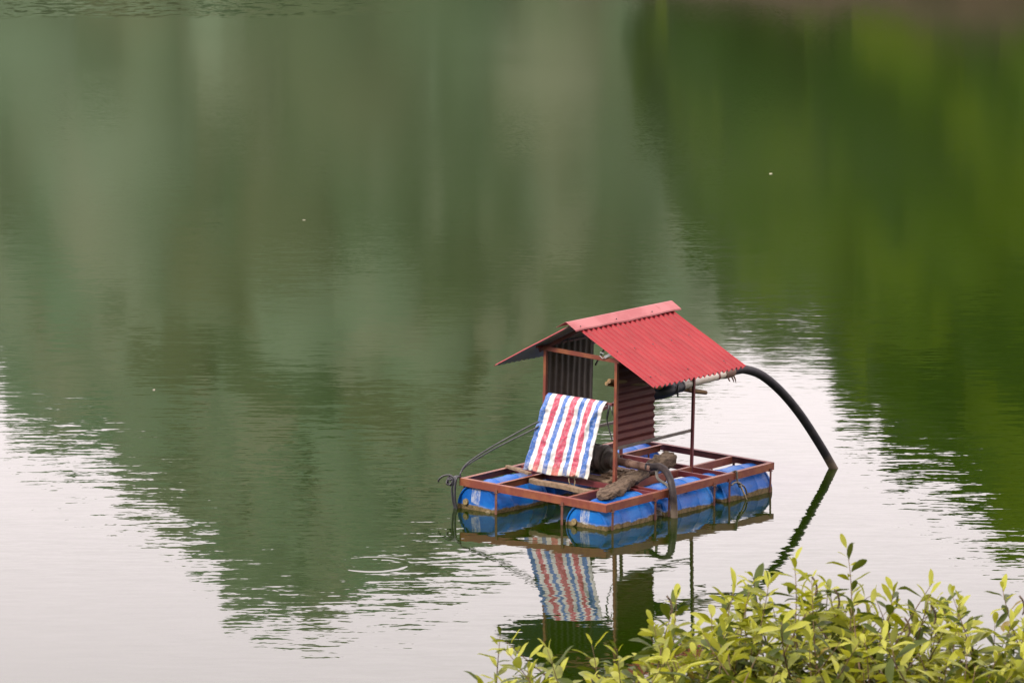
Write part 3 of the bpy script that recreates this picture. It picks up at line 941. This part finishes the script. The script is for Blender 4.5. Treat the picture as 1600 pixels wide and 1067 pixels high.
# black suction hose over the frame and down into the water
hs = on_raft('suction_hose', 1.26, 1.60, 0.0, 'black hose bent over the frame into the water beside the log', 'hose')
hp = [(1.262, 1.56, 0.150), (1.262, 1.66, 0.165), (1.235, 1.76, 0.185), (1.17, 1.90, 0.165), (1.095, 2.02, 0.09), (1.065, 2.075, -0.03), (1.07, 2.09, -0.18), (1.08, 2.09, -0.36), (1.085, 2.09, -0.55)]
mb = MB()
pp = smooth_path([P(u - 1.26, v - 1.60, z) for u, v, z in hp], 8)
mb.tube(pp, 0.039, 16)
hose_o = mb.obj('hose', M['hose'], hs, True, 60)
mb = MB(); mb.tube([pp[1], pp[2], pp[3]], 0.046, 16); mb.obj('hose_clamp', M['rubber'], hs, True, 40)
mb = MB()
mb.tube(smooth_path([P(0.0, 0.10, 0.13), P(-0.06, 0.17, 0.06), P(-0.12, 0.33, 0.03), P(-0.17, 0.425, -0.02), P(-0.175, 0.435, -0.12)], 6), 0.016, 8)
mb.obj('tie_rope', M['iron'], hs, True)

# white delivery pipe under the eave, its sleeve, and the long black hose to the lake
pv = on_raft('delivery_pipe', 2.4, 1.42, 0.92, 'aged white pipe slung under the near eave of the red roof', 'pipe')
mb = MB(); mb.tube([P(-0.42, 0, -0.010), P(0.2, 0, 0.010), P(0.46, 0, 0.018)], 0.047, 18)
mb.obj('pipe', M['pvc'], pv, True, 40)
mb = MB(); mb.tube([P(0.28, 0, 0.012), P(0.31, 0, 0.013)], 0.050, 18); mb.obj('band', M['frame_dark'], pv, True, 40)
mb = MB()
mb.tube(smooth_path([P(-0.36, 0, -0.008), P(-0.5, 0.0, -0.020), P(-0.60, -0.01, -0.032), P(-0.68, -0.06, -0.055), P(-0.71, -0.16, -0.075), P(-0.70, -0.32, -0.08)], 6),
        [0.066] * 8 + [0.072] * 10 + [0.066] * 13, 18)
mb.obj('sleeve', M['sleeve'], pv, True, 50)
mb = MB(); mb.tube(smooth_path([P(-0.5, 0.07, 0.03), P(-0.52, 0.078, -0.03), P(-0.49, 0.06, -0.10)], 4), 0.010, 6); mb.tube([P(-0.38, 0, -.009), P(-0.36, 0, -.008)], 0.07, 16)
mb.obj('binding', M['cable'], pv, True, 50)
mb = MB()
mb.tube([P(0.42, 0, 0.016), P(0.50, 0.002, 0.021), P(0.58, 0.006, 0.026)], [0.054, 0.06, 0.056], 14)
for q in ((0.45, 0.03), (0.52, 0.0), (0.56, -0.02)):
    mb.tube([P(q[0], 0.03, 0.0), P(q[0] + 0.01, 0.055, -0.055), P(q[0] + 0.03, 0.05, -0.085 + q[1] * .6)], [0.012, 0.008, 0.004], 6)
mb.obj('wrapping', M['rustpipe'], pv, True, 40)

dh = on_raft('lake_hose', 4.583, 1.71, -0.351, 'thick black hose arching from the red roof down into the lake', 'hose')
hp = [(2.93, 1.42, 0.943), (3.05, 1.432, 0.952), (3.185, 1.456, 0.944), (3.428, 1.502, 0.852), (3.728, 1.557, 0.636), (4.036, 1.612, 0.336), (4.349, 1.668, -0.039), (4.583, 1.71, -0.351), (4.80, 1.75, -0.66), (4.98, 1.78, -0.95)]
mb = MB(); mb.tube(smooth_path([P(u - 4.583, v - 1.71, z + 0.351) for u, v, z in hp], 8), 0.050, 18)
mb.obj('hose', M['lake_hose'], dh, True, 60)

# poles crossing the hut under the pipe
for (v, z0, z1, u0, u1, rad, lab) in ((1.395, 1.130, 0.772, 0.80, 2.53, 0.026, 'longer dark pole crossing the hut and jutting out right under the white pipe'),
                                      (1.36, 1.098, 0.94, 0.80, 1.40, 0.024, 'shorter dark pole end jutting left of the front post of the hut')):
    e = on_raft('pole', u0, v, z0, lab, 'pole')
    mb = MB()
    pts = [P((u1 - u0) * t, 0.008 * math.sin(t * 7), (z1 - z0) * t + 0.006 * math.sin(t * 11)) for t in np.linspace(0, 1, 9)]
    mb.tube(pts, [rad * (1 + 0.12 * math.sin(i * 2.1)) for i in range(9)], 10)
    mb.obj('shaft', M['pole'], e, True, 50)

# split log lying across the beams
lg = on_raft('log', 1.25, 1.42, 0.05, 'rough split log lying across the frame beneath the black hose', 'log')
mb = MB()
c0, c1 = Vector((0.22, 1.775, 0.010)), Vector((2.10, 1.205, 0.062))
n, m_ = 90, 30
vs, fs = [], []
ax_ = (c1 - c0)
for i in range(n + 1):
    t = i / n
    c = c0 + ax_ * t
    wide = 0.102 * (0.92 + 0.10 * math.sin(t * 5 + 1)) * (1.25 if t > 0.80 else 1.0 + 0.25 * max(0, (t - 0.7) / 0.1))
    thick = 0.046 * (1 + 0.15 * math.sin(t * 8)) * (1.25 if t > 0.80 else 1.0 + 0.25 * max(0, (t - 0.7) / 0.1))
    if t < 0.06:
        wide *= 0.55 + 7.5 * t; thick *= 0.6 + 6.6 * t
    side = Vector((ax_.y, -ax_.x, 0)).normalized()
    for k in range(m_):
        a = 2 * math.pi * k / m_
        ca, sa = math.cos(a), math.sin(a)
        ex = math.copysign(abs(ca) ** 0.75, ca); ez = math.copysign(abs(sa) ** 0.75, sa)
        q = c + side * (ex * wide) + Vector((0, 0, ez * thick))
        d = 0.030 * fbm((q.x * 7, q.y * 7, q.z * 12), 4) + 0.016 * fbm((q.x * 14, q.y * 24, q.z * 30), 3)
        q += (side * ex + Vector((0, 0, ez))) * d
        if i == n:
            q += ax_.normalized() * (0.03 * ez + 0.02 * fbm((q.x * 11, q.y * 11, q.z * 11), 3))
        vs.append(P(q.x - 1.25, q.y - 1.42, q.z - 0.05))
for i in range(n):
    for k in range(m_):
        k2 = (k + 1) % m_
        fs.append((i * m_ + k, i * m_ + k2, (i + 1) * m_ + k2, (i + 1) * m_ + k))
mb.add(vs, fs)
mb.add([vs[n * m_ + k] for k in range(m_)], [tuple(range(m_))], 1)
mb.add([vs[k] for k in range(m_)], [tuple(range(m_ - 1, -1, -1))], 0)
mb.obj('trunk', [M['bark'], M['cutwood']], lg, True, 60)

# boards lying in and on the frame
def board(u0, v0, z0, u1, v1, z1, w, h, lab, seed):
    e = on_raft('board', (u0 + u1) / 2, (v0 + v1) / 2, (z0 + z1) / 2 - h / 2, lab, 'board')
    a, b = P(u0, v0, z0), P(u1, v1, z1)
    c = (a + b) / 2
    mb = MB()
    n = 10
    d = b - a
    side = Vector((-d.y, d.x, 0)).normalized()
    rows = []
    for i in range(n + 1):
        t = i / n
        q = a + d * t - c + Vector((0, 0, h / 2))
        ww = w * (1 + 0.10 * fbm((t * 4, seed, 0), 2))
        e_ = 0.012 * fbm((t * 3, seed, 7), 2)
        rows.append([q + side * (s * ww / 2) + Vector((0, 0, zz * h / 2 + e_)) for s, zz in ((-1, -1), (1, -1), (1, 1), (-1, 1))])
    vs = [p for r_ in rows for p in r_]
    fs = [(i * 4 + k, i * 4 + (k + 1) % 4, (i + 1) * 4 + (k + 1) % 4, (i + 1) * 4 + k) for i in range(n) for k in range(4)]
    fs += [(3, 2, 1, 0), (n * 4, n * 4 + 1, n * 4 + 2, n * 4 + 3)]
    mb.add(vs, fs)
    o = mb.obj('plank', M['wood'], e, bevel=0.004)
    return e
board(0.60, 0.50, -0.045, 0.56, 1.44, -0.05, 0.075, 0.05, 'weathered board lying low in the frame in front of the striped tarp', 1.0)
board(0.77, 0.03, 0.012, 0.64, 0.455, 0.012, 0.05, 0.03, 'short pale batten left of the striped tarp across the raft edge', 2.0)
board(1.02, 0.60, -0.012, 1.02, 1.30, -0.010, 0.16, 0.03, 'thick grey plank under the pump on the side of the striped tarp', 3.0)
board(1.33, 0.55, -0.012, 1.33, 1.36, -0.010, 0.18, 0.03, 'middle grey plank carrying the pump', 4.0)
board(1.56, 0.62, -0.010, 1.53, 1.33, -0.012, 0.13, 0.03, 'worn grey plank beyond the pump under the red wall', 5.0)
mb = MB()
for k in range(26):
    u, v = rng.uniform(1.0, 1.75), rng.uniform(1.05, 1.42)
    a = rng.uniform(0, 3.14); l = rng.uniform(.03, .10)
    mb.box(P(u, v, 0.012 + rng.uniform(0, .012)), (l, rng.uniform(.012, .04), 0.012), Euler((rng.uniform(-.2, .2), rng.uniform(-.2, .2), a)).to_matrix())
o = mb.obj('wood_scraps', M['wood']); o.matrix_world = MR
tag(o, 'scattered wood chips on the planks around the pump', kind='stuff')

# cables at the left corner
cb = on_raft('power_cable', 0.0, 0.0, 0.0, 'pair of thin dark cables sagging from the left corner to the tarp', 'cable')
mb = MB()
for dz, dv in ((0.0, 0.0), (-0.022, 0.02)):
    pts = [(0.02, 0.0, 0.01), (0.02, 0.0, 0.05), (0.13, 0.0, 0.14 + dz), (0.42, 0.06 + dv, 0.265 + dz), (0.60, 0.22 + dv, 0.40 + dz * 1.6), (0.74, 0.44 + dv, 0.55 + dz * 2), (0.86, 0.60, 0.63)]
    mb.tube(smooth_path([P(*p) for p in pts], 8), 0.0085, 7)
mb.obj('upper_run', M['cable'], cb, True)
mb = MB()
for k, (du_, dv_) in enumerate(((-0.03, -0.03), (-0.045, 0.0), (-0.02, -0.055))):
    pts = [(0.02, 0.0, 0.012), (du_, dv_, 0.0), (du_ - .012, dv_ - 0.01 * k, -0.12), (du_ - .002 * k, dv_ - .014, -0.25), (du_ + .01, dv_, -0.36), (du_, dv_, -0.6)]
    mb.tube(smooth_path([P(*p) for p in pts], 6), 0.011, 7)
mb.obj('lower_run', M['cable'], cb, True)
cl = on_raft('cable_coil', -0.02, -0.09, -0.06, 'small coil of black cable tied at the left corner of the raft', 'cable coil')
mb = MB()
for k in range(4):
    rr = 0.034 + 0.006 * k
    pts = [P(-0.02 + 0.012 * k + 0.01 * math.sin(3 * a + k), rr * math.cos(a) - 0.02, rr * 0.95 * math.sin(a) + 0.004 * k) for a in np.linspace(0, 2 * math.pi, 22)]
    mb.tube(pts, 0.0085, 6)
mb.tube(smooth_path([P(0, 0.06, 0.05), P(0, -0.03, 0.075), P(-0.01, -0.11, 0.055), P(-0.02, -0.165, 0.01), P(-0.02, -0.17, -0.02)], 5), 0.010, 6)
mb.obj('loop', M['rubber'], cl, True)

# rope and stick tied on the near right side
rp = on_raft('tied_rope', 2.28, 2.03, -0.05, 'dark rope with a pale loose end tied round the right side beam', 'rope')
mb = MB()
mb.tube(smooth_path([P(0.0, -0.07, 0.04), P(0.0, -0.01, 0.062), P(0.0, 0.0, 0.0), P(0.01, 0.002, -0.05), P(0.02, 0.01, -0.09)], 5), 0.011, 7)
mb.tube(smooth_path([P(-0.10, 0.0, -0.075), P(-0.03, 0.004, -0.055), P(0.03, 0.01, -0.075), P(0.12, 0.02, -0.13), P(0.17, 0.02, -0.22)], 5), 0.010, 7)
mb.tube(smooth_path([P(0.0, 0.01, -0.06), P(0.04, 0.02, -0.085), P(0.02, 0.02, -0.11)], 4), 0.016, 7)
mb.obj('knot', M['iron'], rp, True)
mb = MB(); mb.tube([P(0.03, 0.018, -0.085), P(0.08, 0.03, -0.17), P(0.145, 0.065, -0.33)], [0.011, 0.010, 0.008], 7)
mb.obj('loose_end', M['rope'], rp, True)

# ------------------------------------------------------------------ foreground shrub on the near bank
SX, SY = 1.05, 12.0
shrub = bpy.data.objects.new('leafy_shrub', None); COL.objects.link(shrub)
shrub_base = Vector((SX, SY, bank_h(SX, SY) - 0.05))
shrub.location = shrub_base
tag(shrub, 'yellow-green leafy shrub on the near bank below the raft', 'shrub')
def leaf_mesh(L, W, bend, fold, mat, wob):
    ts = [0.0, 0.10, 0.28, 0.5, 0.72, 0.88, 1.0]
    ws = [0.06, 0.34, 0.78, 1.0, 0.94, 0.60, 0.04]
    vs, fs = [], []
    for t, w_ in zip(ts, ws):
        x = L * t
        z = -bend * L * t * t + 0.02 * L * math.sin(t * 9 + wob)
        hw = W * 0.5 * w_
        vs += [(x, -hw, z + fold * hw), (x, 0, z), (x, hw, z + fold * hw)]
    for i in range(len(ts) - 1):
        for j in range(2):
            fs.append((i * 3 + j, i * 3 + j + 1, (i + 1) * 3 + j + 1, (i + 1) * 3 + j)[::-1])
    mb = MB(); mb.add(vs, fs)
    return mb
leaf_kinds = []
for mi in range(5):
    for (L, W, be, fo, wo) in ((0.078, 0.026, 0.16, 0.35, 0.0), (0.086, 0.024, 0.34, 0.45, 1.4), (0.068, 0.026, 0.05, 0.25, 2.6)):
        mb = leaf_mesh(L, W, be, fo, None, wo)
        leaf_kinds.append((mb, mb.mesh('leaf', LEAF_MATS[mi], True), mi))

r = random.Random(21)
# contour of the crown: x in metres, height of the leading shoots
CONT = [(-0.15, 4.93), (-0.10, 5.03), (-0.02, 5.12), (0.12, 5.16), (0.24, 5.09), (0.34, 5.12), (0.44, 5.22), (0.52, 5.29), (0.60, 5.25), (0.68, 5.22), (0.76, 5.31),
        (0.88, 5.37), (0.98, 5.30), (1.06, 5.40), (1.14, 5.34), (1.22, 5.28), (1.30, 5.26), (1.36, 5.31), (1.46, 5.22), (1.54, 5.29), (1.62, 5.18), (1.75, 5.22), (1.95, 5.1), (2.2, 4.9), (2.4, 4.4)]
LEAD = [(-0.10, 5.045), (-0.02, 5.125), (0.11, 5.15), (0.33, 5.12), (0.515, 5.305), (0.66, 5.235), (0.745, 5.33), (0.885, 5.40), (0.93, 5.37), (1.055, 5.43), (1.20, 5.30), (1.36, 5.335), (1.40, 5.29), (1.545, 5.305), (1.60, 5.21), (1.70, 5.25), (0.44, 5.22), (0.80, 5.36)]
def top_at(x):
    return float(np.interp(x, [c[0] for c in CONT], [c[1] for c in CONT])) - (0.045 if x < 0.45 else 0.0)
shoots = []
for (x, z) in LEAD:
    shoots.append((x, 11.75 + r.uniform(-.12, .12), z - 0.05, r.uniform(0.34, 0.46), 1.0))
for k in range(740):
    x = r.uniform(-0.2, 2.25)
    d = r.random()
    z = top_at(x) - 0.02 - 0.60 * d ** 1.05 - 0.11 * abs(mnoise.noise(Vector((x * 6.3, 0.4, 0.7)))) * 2 * (1 - d)
    y = 11.72 + r.uniform(-0.45, 0.55) - 0.10 * d
    shoots.append((x, y, z, r.uniform(0.20, 0.36), 0.0))
leaves = []      # (matrix, kind index)
twig_paths = []
for (x, y, z, L, lead) in shoots:
    tip = Vector((x, y, z))
    lean = Vector((r.gauss(0, 0.22), r.gauss(0, 0.22), 1.0)) if lead else Vector((r.gauss(0, 0.5), r.gauss(0, 0.45), 1.0))
    if x < 0.15:
        lean.x -= 0.35
    lean.normalize()
    bend = Vector((r.gauss(0, .25), r.gauss(0, .25), 0))
    pts = []
    n = 8
    for i in range(n + 1):
        t = i / n
        pts.append(tip - lean * (L * (1 - t)) + bend * (L * (1 - t) ** 2 * 0.5))
    twig_paths.append((pts, lead))
    nl = int(L / (0.0125 if lead else 0.0145))
    ph = r.uniform(0, 6.28)
    tone = r.random()
    for i in range(nl):
        t = 1 - (i + 0.3) / nl
        if not lead and r.random() < 0.10:
            continue
        f = t * n
        i0 = min(int(f), n - 1)
        p = pts[i0].lerp(pts[i0 + 1], f - i0)
        ax_ = (pts[i0 + 1] - pts[i0]).normalized()
        ph += 2.4 + r.gauss(0, 0.2)
        s1_ = ax_.orthogonal().normalized()
        s2_ = ax_.cross(s1_)
        rad = s1_ * math.cos(ph) + s2_ * math.sin(ph)
        open_ = R(34 + 56 * (1 - t) ** 0.4 + r.gauss(0, 12))
        if t > 0.95:
            open_ *= 0.6
        d = (ax_ * math.cos(open_) + rad * math.sin(open_)).normalized()
        d.z -= 0.10 * (1 - t)
        d.normalize()
        nrm = (ax_ - d * ax_.dot(d)) + Vector((r.gauss(0, .25), r.gauss(0, .25), 0.15))
        nrm = (nrm - d * nrm.dot(d)).normalized()
        sd_ = nrm.cross(d)
        sc = (0.66 + 0.48 * min(1, (1 - t) * 5)) * r.uniform(0.62, 1.16)
        m = Matrix((d, sd_, nrm)).transposed() * sc
        m = m.to_4x4(); m.translation = p + d * 0.006
        q = r.random() * 0.75 + tone * 0.25
        mi = 0 if q < 0.34 else 1 if q < 0.50 else 3 if q < 0.64 else 2 if q < 0.93 else 4
        if t > 0.85 and r.random() < 0.5:
            mi = 1
        leaves.append((m, mi * 3 + r.randrange(3)))

# the 300 leaves that show largest become single parts, the rest one mass
def show_size(m, kind):
    p = m.translation
    pxx = 800 + 6000 * p.x / p.y
    if not (730 < pxx < 1590):
        return 0
    zmin = CAM_H - p.y * math.tan(PITCH + math.atan(533 / 6000))
    if p.z < zmin + 0.01:
        return 0
    v = (Vector((0, 0, CAM_H)) - p).normalized()
    facing = abs((m.to_3x3() @ Vector((0, 0, 1))).normalized().dot(v))
    sc = m.to_3x3().col[0].length
    outer = 1.0 if p.z > top_at(p.x) - 0.10 else 0.0
    return sc * (0.35 + facing) * (12.6 - p.y + 0.5 * outer)
order = sorted(range(len(leaves)), key=lambda i: -show_size(*leaves[i]))
base_inv = Matrix.Translation(-shrub_base)
for i in order[:300]:
    m, kd = leaves[i]
    o = bpy.data.objects.new('leaf', leaf_kinds[kd][1]); COL.objects.link(o); o.parent = shrub
    o.matrix_local = base_inv @ m
mass = MB()
for i in order[300:]:
    m, kd = leaves[i]
    mm = base_inv @ m
    src, _, mi = leaf_kinds[kd]
    mass.add([mm @ Vector(v_) for v_ in src.v], src.f, mi)
o = mass.obj('leaf_mass', LEAF_MATS, shrub, True)
o['kind'] = 'stuff'
for pts, lead in twig_paths:
    mb = MB()
    n = len(pts)
    mb.tube([p - shrub_base for p in pts], [0.0034 - 0.0024 * i / (n - 1) for i in range(n)], 5)
    mb.obj('twig', M['twig'], shrub, True)
# woody branches from the root to groups of twigs
for k in range(22):
    x = -0.05 + 2.1 * (k + 0.5) / 22 + r.uniform(-.05, .05)
    end = Vector((x, 11.75 + r.uniform(-.3, .35), top_at(x) - r.uniform(0.22, 0.45)))
    root = shrub_base + Vector((r.uniform(-.15, .15), r.uniform(-.12, .12), 0))
    mid = root.lerp(end, 0.5) + Vector((r.uniform(-.1, .1), r.uniform(-.1, .1), -0.12 + r.uniform(-.1, .1)))
    path = smooth_path([root, mid, end.lerp(mid, .35) + Vector((r.uniform(-.04, .04), 0, .03)), end], 7)
    mb = MB(); mb.tube([p - shrub_base for p in path], [0.018 - 0.0135 * i / (len(path) - 1) for i in range(len(path))], 7)
    mb.obj('branch', M['twig'], shrub, True)
# dry dark seed pods on a few tips
for (x, z) in ((0.93, 5.33), (1.0, 5.29), (1.30, 5.24), (1.575, 5.27), (0.48, 5.27), (1.22, 5.2)):
    c = Vector((x, 11.68, z)) - shrub_base
    pod = MB()
    pod.tube(smooth_path([c, c + Vector((0.012, 0, -0.018)), c + Vector((0.016, 0, -0.045)), c + Vector((0.010, 0, -0.06))], 3), [0.0035] * 9 + [0.0015], 5)
    pod.obj('seed_pod', M['bark'], shrub, True)

# ------------------------------------------------------------------ flecks drifting on the lake
mb = MB()
for (x, y, s) in ((5.16, 76.1, 0.045), (-4.6, 48.8, 0.025), (8.9, 60.0, 0.02), (-3.7, 68, 0.02)):
    for k in range(2):
        mb.box((x + rng.uniform(-s, s), y + rng.uniform(-s, s), 0.006), (s * rng.uniform(.6, 1.3), s * 0.35, 0.012), Euler((0, 0, rng.uniform(-.4, .4))).to_matrix())
o = mb.obj('floating_flecks', M['pvc'])
tag(o, 'tiny pale flecks drifting on the lake', kind='stuff')
